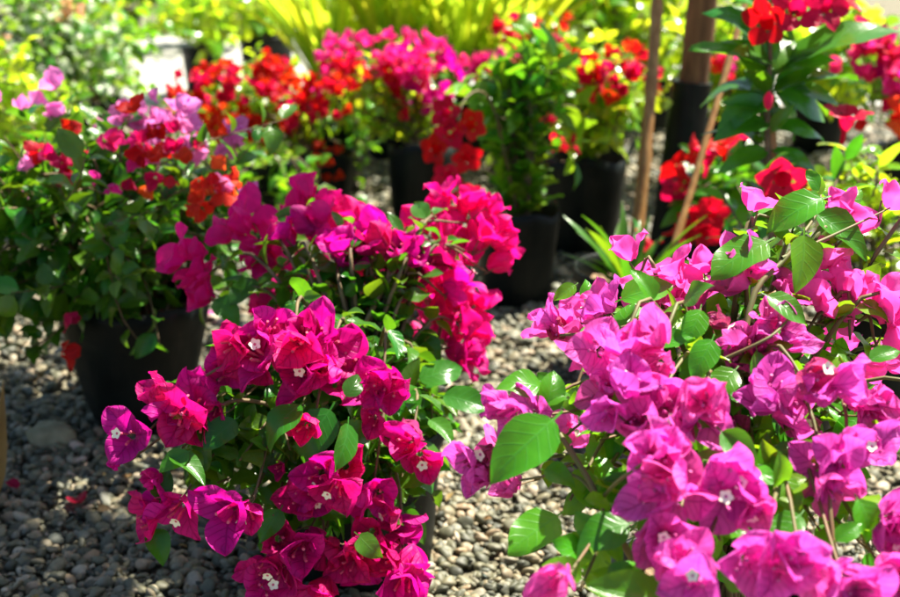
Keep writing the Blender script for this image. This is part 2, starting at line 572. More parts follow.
def add_flower(root, key, pos, axis, s, name='flower', which=None, star=None):
    fl, fo = FLOWERS[key]
    i = rng.integers(len(fl)) if which is None else which
    o = obj(name, fl[i], root)
    o.matrix_local = axis_matrix(np.asarray(pos) - np.array(root.location), axis, rng.uniform(0, 6.28), s)
    if fo:
        obj('floret', fo[(int(rng.integers(4, 6)) if rng.random() < 0.2 else int(rng.integers(0, 4))) if star is None else star], o)
    return o


def add_flower_mass(root, key, items, name='blossoms'):
    """the flowers past the hundred that show largest: one stuff part"""
    if not items:
        return
    g = Geo()
    fl = FLOWERS[key][0]
    for pos, axis, s in items:
        me = fl[rng.integers(len(fl))]
        mat = np.array(axis_matrix(np.asarray(pos) - np.array(root.location), axis, rng.uniform(0, 6.28), s))
        V = np.empty(len(me.vertices) * 3)
        me.vertices.foreach_get('co', V)
        V = V.reshape(-1, 3) @ mat[:3, :3].T + mat[:3, 3]
        F = np.empty(len(me.loops), np.int32)
        me.loops.foreach_get('vertex_index', F)
        g.add(V, F.reshape(-1, 4))
    o = obj(name, g.mesh(name, fl[0].materials[0].name), root)
    o['kind'] = 'stuff'


# ------------------------------------------------------------------ pots
def pot_mesh(rt, rb, h, creased=0.5, seed=0, bag=False):
    r = np.random.default_rng(seed)
    g = Geo()
    prof = [(rb * 0.9, 0.0), (rb, 0.012), (rb + (rt - rb) * 0.35, h * 0.35), (rb + (rt - rb) * 0.7, h * 0.7), (rt * 0.985, h - 0.03), (rt * 1.03, h - 0.028), (rt * 1.045, h - 0.02),
            (rt * 1.045, h - 0.004), (rt * 1.03, h), (rt * 0.99, h - 0.002), (rt * 0.97, h - 0.02), (rt * 0.93, h - 0.07)]
    if bag:    # soft nursery bag: no moulded lip, wrinkled wall, uneven top edge
        prof = [(rb * 0.86, 0.0), (rb * 0.98, 0.012), (rb + (rt - rb) * 0.3, h * 0.25), (rb + (rt - rb) * 0.55, h * 0.5), (rb + (rt - rb) * 0.8, h * 0.72), (rt, h * 0.9), (rt * 1.0, h),
                (rt * 0.985, h), (rt * 0.975, h - 0.02), (rt * 0.94, h - 0.07)]
    n = 48
    ph = r.random(6) * 6.28
    V, F = [], []
    for i, (rad, z) in enumerate(prof):
        t = z / h
        for s in range(n):
            q = 2 * PI * s / n
            d = creased * rt * (0.012 * math.sin(3 * q + ph[0] + 2 * t) + 0.008 * math.sin(7 * q + ph[1] - 5 * t) + 0.005 * math.sin(13 * q + ph[2] + 9 * t))
            V.append(((rad + d) * math.cos(q), (rad + d) * math.sin(q), max(0, z + (0.3 * d if i > 3 else 0) + (0.010 * math.sin(2 * q + ph[3]) + 0.006 * math.sin(5 * q + ph[4]) if bag and t > .85 else 0))))
    for i in range(len(prof) - 1):
        for s in range(n):
            F.append((i * n + s, i * n + (s + 1) % n, (i + 1) * n + (s + 1) % n, (i + 1) * n + s))
    g.add(V, F)
    g.add([V[s] for s in range(n)], [list(range(n))[::-1]])
    return g.mesh('pot', 'pot_plastic')


def soil_mesh(rad, z, seed=0):
    r = np.random.default_rng(seed)
    g = Geo()
    V, F, n, rings = [], [], 28, 7
    for i in range(rings):
        q = rad * (i + 0.15) / (rings - 1 + 0.15)
        for s in range(n):
            a = 2 * PI * s / n
            V.append((q * math.cos(a), q * math.sin(a), z + r.normal(0, 0.004) + 0.012 * (1 - i / rings)))
    for i in range(rings - 1):
        for s in range(n):
            F.append((i * n + s, i * n + (s + 1) % n, (i + 1) * n + (s + 1) % n, (i + 1) * n + s))
    g.add(V, F)
    g.add([V[s] for s in range(n)], [list(range(n))])
    # clods and bark chips lying in the pot
    k = 60
    for _ in range(k):
        a, q = r.uniform(0, 6.28), rad * 0.93 * math.sqrt(r.random())
        s = r.uniform(0.004, 0.011)
        sv = ICO1[0] * np.array([s, s * r.uniform(.5, 1), s * .5]) + np.array([q * math.cos(a), q * math.sin(a), z + 0.006])
        g.add(sv, ICO1[1])
    return g.mesh('soil', 'soil')


def ico(sub):
    t = (1 + 5 ** .5) / 2
    V = [(-1, t, 0), (1, t, 0), (-1, -t, 0), (1, -t, 0), (0, -1, t), (0, 1, t), (0, -1, -t), (0, 1, -t), (t, 0, -1), (t, 0, 1), (-t, 0, -1), (-t, 0, 1)]
    F = [(0, 11, 5), (0, 5, 1), (0, 1, 7), (0, 7, 10), (0, 10, 11), (1, 5, 9), (5, 11, 4), (11, 10, 2), (10, 7, 6), (7, 1, 8), (3, 9, 4), (3, 4, 2), (3, 2, 6), (3, 6, 8), (3, 8, 9),
         (4, 9, 5), (2, 4, 11), (6, 2, 10), (8, 6, 7), (9, 8, 1)]
    V = [nrm(v) for v in V]
    for _ in range(sub):
        cache, F2 = {}, []

        def mid(a, b):
            k = (min(a, b), max(a, b))
            if k not in cache:
                V.append(nrm((V[a] + V[b]) / 2))
                cache[k] = len(V) - 1
            return cache[k]
        for a, b, c in F:
            x, y, z = mid(a, b), mid(b, c), mid(c, a)
            F2 += [(a, x, z), (b, y, x), (c, z, y), (x, y, z)]
        F = F2
    return np.array(V), np.array(F)


ICO0, ICO1, ICO2, ICO3 = ico(0), ico(1), ico(2), ico(3)


def add_pot(root, rt, rb, h, seed, soil=True, creased=0.5, bag=False):
    p = obj('pot', pot_mesh(rt, rb, h, 1.7 if bag else creased, seed, bag), root)
    if soil:
        obj('soil', soil_mesh(rt * 0.955, h - 0.05, seed), root)
    return p


# ------------------------------------------------------------------ leaves along branches
LEAF_HI = [leaf_tpl(8, 7, W, f, dr, wv, 0.16, tw, i) for i, (W, f, dr, wv, tw) in enumerate(
    [(0.60, .25, .5, .035, .1), (0.66, .12, .8, .05, -.2), (0.56, .45, .3, .03, .15), (0.62, .3, 1.0, .05, 0), (0.70, .1, .4, .06, -.1), (0.58, .6, .6, .04, .2)])]
LEAF_LO = [leaf_tpl(5, 3, W, f, dr, wv, 0.0, tw, i + 20) for i, (W, f, dr, wv, tw) in enumerate(
    [(0.60, .25, .6, .04, .1), (0.64, .15, .9, .05, -.2), (0.56, .5, .4, .03, .2)])]
LEAF_LONG = [leaf_tpl(8, 5, W, f, dr, wv, 0.1, tw, i + 40) for i, (W, f, dr, wv, tw) in enumerate(
    [(0.42, .25, .6, .03, .1), (0.46, .15, .9, .04, -.2), (0.40, .4, .4, .03, .2)])]


def scatter_leaves(geo, tpls, items):
    """items: (pos, axis, normal, size)"""
    by = {}
    for it in items:
        by.setdefault(int(rng.integers(len(tpls))), []).append(frame(*it))
    for k, mats in by.items():
        geo.inst(tpls[k], mats)


def branch_leaves(pts, items, t0, spacing, size, side=0.9, up=0.5, jitter=0.5, t1=1.0):
    """alternate leaves along a branch polyline"""
    seg = np.linalg.norm(np.diff(pts, axis=0), axis=1)
    L = np.concatenate([[0], np.cumsum(seg)])
    s, k = L[-1] * t0, rng.uniform(0, 6.28)
    while s < L[-1] * t1:
        i = min(np.searchsorted(L, s, 'right') - 1, len(pts) - 2)
        f = (s - L[i]) / (seg[i] + 1e-9)
        p = pts[i] * (1 - f) + pts[i + 1] * f
        t = nrm(pts[i + 1] - pts[i])
        a = nrm(np.cross(t, [0.1, 0.2, 1])) if abs(t[2]) < 0.95 else np.array([1.0, 0, 0])
        b = np.cross(t, a)
        rad = math.cos(k) * a + math.sin(k) * b
        ax = nrm(rad * side + t * 0.55 + np.array([0, 0, up * 0.3]) + rng.normal(0, jitter * 0.5, 3))
        nm = nrm(np.array([0, 0, 1.0]) + t * 0.3 + rng.normal(0, jitter, 3))
        items.append((p + rad * size * 0.1, ax, nm, size * rng.uniform(0.6, 1.15)))
        k += 2.4
        s += spacing * rng.uniform(0.6, 1.4)


def bush(root, soil_z, targets, stem_geo, leaf_items, leaf_size, spacing, t0=0.3, r0=0.006, droop=0.0, spread=0.03, sides=5, n=14, t1=1.0):
    """arching branches from the soil to each target point (world), leaves along them"""
    base = np.array(root.location)
    ends = []
    trunks = []
    for T in targets:
        T = np.asarray(T, float)
        b0 = base + np.array([rng.normal(0, spread * 0.5), rng.normal(0, spread * 0.5), soil_z])
        out = T - b0
        hor = np.array([out[0], out[1], 0])
        c1 = b0 + np.array([0, 0, max(out[2], 0.05) * 0.5]) + hor * 0.15 + rng.normal(0, 0.012, 3)
        c2 = b0 + np.array([0, 0, max(out[2], 0.05) * 0.95 + droop]) + hor * 0.6 + rng.normal(0, 0.02, 3)
        pts = spline([b0, c1, c2, T], n)
        tube(stem_geo, pts - base, r0, 0.0014, sides)
        branch_leaves(pts, leaf_items, t0, spacing, leaf_size, t1=t1)
        ends.append((T, nrm(pts[-1] - pts[-3])))
    return ends


def local_items(items, base):
    return [(p - base, a, n, s) for (p, a, n, s) in items]


# ================================================================== SETTING
def sheet(name, x0, x1, y0, y1, z, mat, nx=2, ny=2, wav=0.0):
    g = Geo()
    x, y = np.linspace(x0, x1, nx), np.linspace(y0, y1, ny)
    X, Y = np.meshgrid(x, y, indexing='ij')
    Z = np.full_like(X, z) + (wav * np.sin(X * 3.1) * np.sin(Y * 2.3) if wav else 0)
    F = grid_faces(nx, ny)
    g.add(np.stack([X, Y, Z], -1).reshape(-1, 3), F)
    o = obj(name, g.mesh(name, mat))
    o['kind'] = 'structure'
    return o


sheet('ground', -80, 80, -20, 140, -0.012, 'earth')
sheet('gravel_ground', -6, 6, -1, 6.3, -0.006, 'earth')
tag(sheet('path', -30, 30, 6.3, 9.4, 0.004, 'concrete'), 'pale sunlit concrete path behind the plants', None)


def gravel(name, count_regions, tpl, seed, flat=(0.45, 0.8)):
    r = np.random.default_rng(seed)
    V0, F = tpl
    g = Geo()
    tpls = []
    for k in range(6):
        a = nrm(r.normal(0, 1, 3))
        V = V0 * (1 + 0.16 * np.sin(V0 @ a * 2.7 + r.uniform(0, 6))[:, None] + 0.08 * np.sin(V0 @ nrm(r.normal(0, 1, 3)) * 4.5 + 1)[:, None])
        tpls.append((V, F, np.zeros((len(V), 2))))
    for (x0, x1, y0, y1, n, smin, smax, zmax) in count_regions:
        x, y = r.uniform(x0, x1, n), r.uniform(y0, y1, n)
        s = smin + (smax - smin) * r.random(n) ** 2.2
        sq = r.uniform(*flat, n)
        asp = r.uniform(0.65, 1.0, n)
        rot = r.uniform(0, 6.28, n)
        T = np.zeros((n, 4, 4))
        c, sn = np.cos(rot), np.sin(rot)
        T[:, 0, 0], T[:, 0, 1], T[:, 1, 0], T[:, 1, 1] = c * s, -sn * s * asp, sn * s, c * s * asp
        T[:, 2, 2] = s * sq
        tx, ty = r.normal(0, .25, n), r.normal(0, .25, n)
        T[:, 2, 0], T[:, 2, 1] = tx * s, ty * s
        T[:, 0, 3], T[:, 1, 3], T[:, 2, 3] = x, y, s * sq * 0.45 + r.uniform(0, zmax, n)
        which = r.integers(0, 6, n)
        for k in range(6):
            m = which == k
            g.inst(tpls[k], T[m], r.random(m.sum()))
    o = obj(name, g.mesh(name, 'gravel'))
    return tag(o, 'rounded grey green and tan pebbles covering the nursery ground', 'gravel', None, 'stuff')


gravel('gravel', [(-0.95, 0.75, 1.5, 2.45, 15500, 0.0042, 0.0145, 0.012), (-0.95, 0.75, 1.5, 2.45, 420, 0.012, 0.018, 0.012)], ICO2, 5)
gravel('gravel', [(-1.6, 1.6, 2.4, 4.3, 22000, 0.006, 0.017, 0.012), (-3, 3, 4.2, 6.25, 16000, 0.008, 0.022, 0.01), (0.75, 1.6, 1.2, 2.45, 5000, .006, .015, .01), (-1.7, -0.95, 1.2, 2.45, 5000, .006, .015, .01)], ICO1, 6)
for o in bpy.data.objects:
    if o.name == 'gravel.001':
        o['label'] = 'paler pebbles further back between the rows of black pots'


def stone(name, label, px, py, sx, sy, sz, mat, seed, group=None):
    r = np.random.default_rng(seed)
    V, F = ICO3
    V = V.copy()
    for k in range(7):
        a = nrm(r.normal(0, 1, 3))
        V = V * (1 + (0.10 / (1 + k * .4)) * np.sin(V @ a * (2 + k) + r.uniform(0, 6))[:, None])
    # planed facets
    for k in range(9):
        a = nrm(r.normal(0, 1, 3))
        lim = r.uniform(0.72, 0.95)
        d = V @ a
        V = V - np.where(d > lim, (d - lim) * 0.85, 0)[:, None] * a
    g = Geo()
    g.add(V * np.array([sx, sy, sz]), F)
    p = G(px, py)
    o = obj(name, g.mesh(name, mat), loc=(p[0], p[1], sz * 0.62))
    o.rotation_euler = (0.05, 0.1, r.uniform(0, 3))
    return tag(o, label, 'stone', group)


stone('stone', 'large grey green rounded stone on the pebbles beside the black pot at left', 56, 447, 0.047, 0.037, 0.034, 'stone', 3).rotation_euler = (0, 0.1, 0.1)
stone('stone', 'wedge shaped pinkish stone touching the right end of the large grey stone', 76, 452, 0.016, 0.013, 0.014, 'stone_pink', 5, 'pale stones in the sunny patch')
stone('stone', 'flat pinkish stone below the wedge shaped one in the sunny patch', 72, 478, 0.020, 0.012, 0.010, 'stone_pink', 8, 'pale stones in the sunny patch')
stone('stone', 'upright pinkish stone in the sunny patch left of the flat one', 43, 474, 0.014, 0.011, 0.013, 'stone_pink', 9, 'pale stones in the sunny patch')
stone('stone', 'small pale whitish stone nearest the black pot in the sunny patch', 82, 465, 0.014, 0.012, 0.011, 'stone_pink', 11, 'pale stones in the sunny patch')


def fallen_bract(px, py, label, mat, seed, s=0.04, lay=True):
    g = Geo()
    V, F, UV = bract_tpl(9, 7, s, s * 0.9, 1.2, 1.9, 0.3, 0.08, seed)
    g.add(V, F, UV)
    p = G(px, py)
    o = obj('fallen_bract', g.mesh('fallen_bract', mat), loc=(p[0], p[1], 0.022))
    o.rotation_euler = (0.1, -0.1, seed * 1.3)
    return tag(o, label, 'petal', 'fallen bracts on the gravel')


fallen_bract(76, 508, 'fallen dark red bract lying on open pebbles below the sunny patch', 'bract_crimson', 4)
fallen_bract(20, 500, 'small fallen dark red bract near the left edge by the dry leaf tuft', 'bract_crimson', 2, 0.03)
fallen_bract(218, 322, 'fallen purple bract on the ground right of the large black pot', 'bract_orchid', 3, 0.045)

g = Geo()
rl = np.random.default_rng(90)
for k in range(150):
    tpl = leaf_tpl(5, 3, rl.uniform(.4, .7), rl.uniform(.2, .8), rl.uniform(.3, 1.5), .06, 0, rl.uniform(-.6, .6), 300 + k)
    x, y = rl.uniform(-1.0, .8), rl.uniform(1.65, 3.6)
    g.inst(tpl, [frame([x, y, .019 + rl.uniform(0, .006)], [rl.normal(), rl.normal(), .15], [rl.normal(0, .3), rl.normal(0, .3), 1], rl.uniform(.008, .028))])
tag(obj('leaf_litter', g.mesh('leaf_litter', 'dry_leaf')), 'small dry leaf scraps scattered over the pebbles', 'leaf litter', None, 'stuff')

# dry curled blades at the left edge
g = Geo()
pa = G(-24, 528)
dd = (pa - C0) @ FWD
for i, (tx, ty, ln) in enumerate([(2, 402, 1.0), (7, 448, .8), (-10, 425, .95), (9, 482, .7), (-22, 440, .9), (-40, 450, .9), (5, 420, .9), (-34, 470, .8)]):
    Vl, Fl, UVl = leaf_tpl(14, 7, 0.13, 1.3, 0.5 + .12 * i, .03, 0, .4 - .3 * i, 60 + i)
    q = pa + np.array([0.004 * (i % 4), 0.007 * (i % 5), 0.0])
    tip = P(tx, ty, dd + .03 * (i - 3))
    T = frame(q, tip - q, [.8, -.7, .3], np.linalg.norm(tip - q) * ln * 1.05)
    g.add(Vl @ T[:3, :3].T + T[:3, 3] - pa, Fl, UVl)
tag(obj('dry_plant', g.mesh('dry_plant', 'dry_leaf'), loc=tuple(pa)), 'tuft of dry yellow brown leaf blades standing in the gravel at the left edge', 'plant')


# ================================================================== FRONT PLANTS
def front_plant(name, label, key, base_px, pot, clusters, leaves, stems, centre, leaf_mat, hidden, extra_branch, scale=1.0, leaf_size=0.05, spacing=0.022, seed=1, loose=1.0):
    global rng
    rng = np.random.default_rng(seed)
    base = np.asarray(base_px, float)
    root = thing(name, label, 'plant', (base[0], base[1], 0.0), 'potted bougainvilleas')
    base = np.array(root.location)
    rt, rb, h = pot
    add_pot(root, rt, rb, h, seed)
    sg, items = Geo(), []
    flowers = []
    targets = []
    for c in clusters:
        px, py, d, n, sp = c[:5]
        T = P(px, py, d)
        m = d / FPX
        placed = []
        for k in range(n):
            best, bd = None, -1
            for _ in range(14):
                o = rng.normal(0, 1, 3)
                o = nrm(o) * (rng.random() ** 0.4)
                q = T + (RGT * o[0] + UPV * o[1] * 0.9 + FWD * o[2] * 0.8) * sp * m * loose
                dd = min([np.linalg.norm(q - w) for w in placed] + [9])
                if dd > bd or best is None:
                    best, bd = q, dd
            placed.append(best)
        out = nrm(T - centre)
        heart = T - out * 0.03
        for q in placed:
            ax = nrm(nrm(q - heart) + out * 0.55 + np.array([0, -0.22, 0.12]) + rng.normal(0, 0.6, 3))
            s = scale * rng.uniform(0.86, 1.12) * (c[5] if len(c) > 5 else 1.0)
            flowers.append((q - ax * 0.018, ax, s))
            # a pedicel from the cluster's heart
            tube(sg, spline([heart - base - out * 0.01, (heart + q) / 2 - base + rng.normal(0, .004, 3), q - ax * 0.017 - base], 5), 0.0013, 0.0008, 4)
        targets.append(T - out * 0.035)
    bush(root, h - 0.06, targets, sg, items, leaf_size, spacing, 0.4, 0.0055 * scale, 0.03, t1=0.84)
    bush(root, h - 0.06, extra_branch, sg, items, leaf_size, spacing * 0.8, 0.3, 0.005, 0.03)
    for pl in stems:
        pts = spline([P(*q) for q in pl[0]], 16)
        tube(sg, pts - base, pl[1], pl[2], 7)
        if len(pl) > 3:
            branch_leaves(pts, items, 0.1, pl[3], leaf_size * 0.8)
    obj('stems', sg.mesh('stems', 'green_twig' if key == 'orchid' else 'twig'), root)
    lg = Geo()
    scatter_leaves(lg, LEAF_HI, local_items(items, base))
    for (bx, by, tx, ty, d, tilt, roll, dz) in leaves:
        a, b = P(bx, by, d), P(tx, ty, d + dz)
        nm = nrm(-FWD * tilt + np.array([0, 0, 1.0]) * (1 - tilt) + RGT * roll)
        T = frame(a - base, b - a, nm, np.linalg.norm(b - a) * 1.04)
        lg.inst(LEAF_HI[int(rng.integers(5))], [T], np.array([rng.uniform(.55, 1)]))
    obj('foliage', lg.mesh('foliage', leaf_mat), root)
    # the hundred nearest the camera are parts, the rest one mass
    for q in hidden:
        ax = nrm(q - centre + rng.normal(0, .05, 3))
        flowers.append((q, ax, scale * rng.uniform(.85, 1.1)))
    flowers.sort(key=lambda f: np.linalg.norm(f[0] - C0))
    for q, ax, s in flowers[:100]:
        add_flower(root, key, q, ax, s)
    add_flower_mass(root, key, flowers[100:])
    return root, len(flowers)


A = [(216, 382, 1.66, 2, 14), (240, 352, 1.64, 4, 24), (283, 348, 1.62, 6, 30), (322, 346, 1.64, 4, 24), (312, 372, 1.63, 2, 14), (345, 372, 1.68, 2, 14),
     (180, 412, 1.60, 4, 22), (158, 392, 1.60, 1, 0), (127, 436, 1.58, 1, 0, .9), (110, 466, 1.58, 1, 0, .35), (160, 515, 1.60, 3, 20), (150, 478, 1.60, 1, 0, .7),
     (240, 512, 1.57, 2, 14), (305, 430, 1.60, 1, 0, .8), (330, 480, 1.62, 4, 26), (274, 470, 1.66, 1, 0, .5),
     (302, 545, 1.64, 4, 28), (350, 556, 1.66, 4, 24), (268, 575, 1.62, 3, 18), (390, 530, 1.68, 4, 22), (406, 590, 1.64, 2, 14),
     (382, 386, 1.66, 3, 17), (374, 420, 1.64, 1, 0, .8), (418, 446, 1.70, 3, 20),
     (190, 262, 2.02, 3, 18, 1.05), (204, 292, 2.02, 3, 14, 1.05),
     (246, 226, 2.05, 4, 22, 1.05), (268, 252, 2.05, 3, 18, 1.05), (302, 197, 2.10, 2, 12, 1.05), (340, 212, 2.10, 3, 16, 1.05), (330, 242, 2.05, 3, 16, 1.05), (366, 252, 2.05, 4, 24, 1.05), (300, 285, 2.05, 1, 0, .75), (268, 298, 2.05, 1, 0, .7),
     (401, 283, 2.00, 2, 11, 1.05), (418, 236, 2.10, 4, 24, 1.05), (446, 205, 2.12, 4, 22, 1.05), (478, 206, 2.12, 4, 18, 1.05), (456, 248, 2.10, 4, 22, 1.05), (484, 238, 2.10, 4, 18, 1.05), (500, 258, 2.10, 1, 8, 1.05),
     (444, 296, 2.05, 4, 20, 1.05), (470, 308, 2.05, 3, 16, 1.05), (462, 338, 2.02, 4, 20, 1.05), (466, 360, 2.00, 2, 10, 1.05), (415, 305, 2.05, 1, 8, 1.05),
     (284, 232, 2.02, 3, 14, 1.0), (318, 222, 2.02, 3, 14, 1.0), (352, 236, 2.0, 3, 14, 1.0), (388, 250, 2.0, 3, 14, 1.0), (432, 262, 2.0, 3, 14, 1.0), (460, 280, 2.0, 2, 12, 1.0),
     (300, 500, 1.64, 2, 12, .9), (372, 500, 1.66, 2, 14, .9), (400, 560, 1.66, 2, 14, .95), (322, 590, 1.63, 2, 14, 1.0), (215, 412, 1.62, 1, 0, .7),
     (338, 246, 1.95, 3, 14, 1.0), (374, 236, 1.95, 3, 14, 1.0), (408, 254, 1.95, 3, 14, 1.0)]
A_leaves = [(348, 424, 345, 470, 1.60, .3, .9, -.03), (300, 405, 258, 438, 1.60, .4, -.3, -.04), (346, 396, 362, 372, 1.62, .6, .2, .01), (170, 455, 208, 478, 1.58, .3, .5, -.02),
            (188, 452, 160, 470, 1.58, .5, .2, -.02), (444, 396, 492, 402, 1.80, .5, .2, -.03), (420, 380, 462, 360, 1.85, .4, .1, 0), (306, 217, 274, 217, 2.03, .8, 0, -.02),
            (330, 410, 300, 460, 1.64, .5, .3, -.03), (370, 440, 345, 420, 1.66, .6, .1, -.02), (160, 500, 165, 465, 1.6, .4, .2, .0), (150, 530, 170, 560, 1.62, .5, .3, -.02),
            (280, 510, 262, 540, 1.62, .5, .2, -.03), (358, 535, 380, 556, 1.62, .8, .2, -.02), (235, 420, 205, 446, 1.62, .5, .2, -.03), (215, 440, 190, 425, 1.64, .5, .2, -.03),
            (400, 410, 372, 398, 1.75, .5, 0, -.02), (430, 420, 455, 440, 1.75, .4, .2, -.03), (330, 262, 292, 258, 2.02, .4, 0, -.03), (372, 300, 352, 330, 2.0, .5, 0, -.03),
            (256, 280, 230, 300, 2.0, .5, 0, -.03), (215, 300, 240, 318, 2.0, .5, 0, -.03), (410, 340, 380, 320, 2.0, .5, 0, -.03), (420, 330, 440, 355, 2.0, .4, 0, -.03)]
ctrA = np.array([-0.10, 1.86, 0.30])
A_hidden = [ctrA + np.array([-.08, 0.02, 0]) + nrm(np.array([rng.normal(0, 1), abs(rng.normal(0, 1)) + .3, rng.normal(0.4, .5)])) * np.array([.17, .26, .16]) for _ in range(26)]
A_extra = [P(px, py + (14 if d > 1.94 else 0), d + (0.14 if d > 1.94 else 0)) for px, py, d in [(260, 430, 1.66), (220, 440, 1.66), (300, 410, 1.68), (340, 440, 1.70), (200, 470, 1.66), (380, 470, 1.72), (360, 500, 1.72), (400, 420, 1.80), (440, 400, 1.9),
                                         (420, 370, 1.9), (390, 340, 2.0), (350, 300, 2.02), (280, 270, 2.06), (310, 300, 2.05), (430, 340, 2.05), (230, 280, 2.06), (250, 500, 1.66), (320, 520, 1.70), (450, 420, 1.9), (460, 390, 1.95),
                                         (260, 400, 1.7), (240, 460, 1.64), (290, 450, 1.66), (180, 450, 1.62), (410, 470, 1.75), (350, 400, 1.72), (330, 385, 1.72), (400, 320, 2.0), (330, 270, 2.08), (290, 480, 1.68)]]
rx = np.random.default_rng(77)
for k in range(84):
    ax_, ay_ = rx.uniform(175, 440), rx.uniform(395, 545)
    if ay_ > 480 and ax_ < 250:
        ay_ -= 60
    A_extra.append(P(ax_, ay_, 1.68 + .2 * rx.random() + (.1 if ax_ > 380 else 0)))
baseA = G(361, 562)
plantA, nA = front_plant('potted_bougainvillea', 'magenta bougainvillea arching over its black pot in the centre, flowers hanging to the pebbles', 'magenta',
                         baseA, (0.132, 0.114, 0.25), A, A_leaves,
                         [([(385, 470, 1.85), (420, 400, 1.95), (440, 330, 2.05), (450, 260, 2.1)], .0055, .002, .03),
                          ([(350, 470, 1.85), (300, 420, 1.72), (240, 400, 1.66), (185, 425, 1.6)], .0045, .0018, .025),
                          ([(380, 470, 1.86), (350, 340, 2.0), (300, 290, 2.05), (215, 290, 2.02)], .0045, .0016, .03)],
                         ctrA, 'leaf_dark', A_hidden, A_extra, 1.12, 0.046, 0.019, 21)

CB = [(556, 320, 1.40, 3, 14), (598, 304, 1.40, 3, 12), (626, 246, 1.42, 1, 0), (648, 292, 1.42, 3, 18), (692, 268, 1.40, 4, 22), (682, 302, 1.38, 3, 14), (716, 316, 1.30, 1, 0, .9), (742, 262, 1.38, 4, 20),
      (757, 196, 1.40, 1, 0, .85), (608, 386, 1.25, 4, 20), (644, 352, 1.22, 4, 24), (640, 402, 1.18, 4, 26), (684, 398, 1.20, 3, 16), (510, 412, 1.25, 3, 14), (472, 464, 1.25, 3, 15), (508, 484, 1.28, 1, 0, .8), (542, 398, 1.30, 1, 0, .6),
      (656, 452, 1.10, 3, 12), (700, 408, 1.16, 4, 24), (668, 492, 1.10, 4, 24), (736, 498, 1.10, 4, 24), (702, 568, 1.04, 2, 20), (662, 545, 1.08, 3, 16), (556, 582, 1.06, 1, 0), (762, 570, 1.04, 2, 24),
      (812, 572, 1.04, 3, 34), (856, 588, 1.04, 3, 16), (775, 326, 1.30, 4, 22), (776, 402, 1.24, 4, 22), (828, 380, 1.20, 3, 18), (802, 290, 1.40, 4, 20), (832, 262, 1.42, 2, 20), (852, 218, 1.45, 3, 18), (897, 196, 1.45, 1, 0),
      (845, 300, 1.40, 4, 22), (882, 298, 1.40, 3, 18), (866, 406, 1.24, 3, 16), (842, 462, 1.16, 4, 22), (832, 496, 1.15, 1, 8), (872, 452, 1.18, 1, 8), (892, 526, 1.12, 3, 14), (900, 580, 1.08, 3, 14), (740, 345, 1.30, 3, 16), (905, 330, 1.38, 3, 14),
      (600, 352, 1.24, 1, 8), (622, 420, 1.17, 2, 16), (735, 430, 1.3, 1, 8), (800, 430, 1.3, 1, 8), (930, 420, 1.25, 3, 16), (945, 300, 1.4, 2, 20), (940, 520, 1.12, 2, 20), (985, 380, 1.3, 4, 25), (960, 230, 1.5, 3, 18)]
C_leaves = [(622, 299, 673, 277, 1.38, .5, -.1, -.01), (766, 242, 713, 269, 1.36, .45, -.2, -.02), (804, 236, 803, 290, 1.34, .85, .1, -.02), (822, 199, 768, 217, 1.38, .4, .1, -.02), (816, 214, 872, 252, 1.42, .4, -.1, -.02),
            (712, 340, 696, 378, 1.26, .8, -.1, -.02), (768, 296, 810, 317, 1.30, .6, .2, -.02), (553, 420, 494, 478, 1.18, .75, -.2, -.03), (557, 516, 511, 548, 1.20, .6, -.2, -.03), (542, 388, 502, 377, 1.27, .5, 0, -.02),
            (546, 412, 560, 367, 1.26, .7, .3, 0), (560, 400, 540, 372, 1.28, .7, .2, .0), (628, 524, 574, 542, 1.13, .4, 0, -.02), (664, 600, 592, 588, 1.07, .5, .1, -.02), (722, 432, 760, 468, 1.16, .6, -.2, -.02), (814, 490, 768, 491, 1.18, .5, 0, -.02),
            (640, 308, 668, 336, 1.34, .7, .2, -.02), (757, 352, 765, 395, 1.28, .5, .6, -.02), (880, 452, 905, 425, 1.2, .6, 0, 0), (858, 500, 880, 540, 1.14, .6, .1, -.02), (800, 515, 775, 545, 1.14, .6, 0, -.02), (836, 540, 862, 520, 1.12, .5, 0, 0),
            (575, 470, 600, 505, 1.24, .5, .1, -.02), (600, 480, 640, 500, 1.2, .4, .1, -.02), (575, 285, 555, 300, 1.4, .6, 0, -.01), (585, 300, 590, 278, 1.42, .6, .2, 0), (650, 345, 690, 330, 1.3, .4, 0, -.02), (735, 370, 712, 396, 1.26, .6, 0, -.02),
            (845, 208, 862, 180, 1.5, .5, .2, 0), (820, 190, 808, 170, 1.5, .7, 0, 0), (740, 590, 720, 560, 1.1, .5, 0, -.01), (590, 560, 560, 540, 1.16, .5, 0, -.02), (610, 565, 640, 590, 1.1, .6, 0, -.02), (870, 360, 900, 345, 1.3, .4, 0, 0), (745, 400, 720, 380, 1.26, .6, 0, 0),
            (545, 470, 575, 478, 1.22, .6, .1, -.02), (700, 310, 690, 345, 1.3, .6, 0, -.02), (596, 540, 575, 510, 1.16, .7, 0, 0), (790, 240, 770, 225, 1.42, .6, 0, 0)]
baseC = np.array([P(735, 480, 1.38)[0], 1.34, 0])
ctrC = np.array([baseC[0], 1.32, 0.42])
C_hidden = [ctrC + nrm(np.array([rng.normal(0.3, 1), abs(rng.normal(0, 1)) + .5, rng.normal(0.3, .5)])) * np.array([.26, .26, .2]) for _ in range(24)]
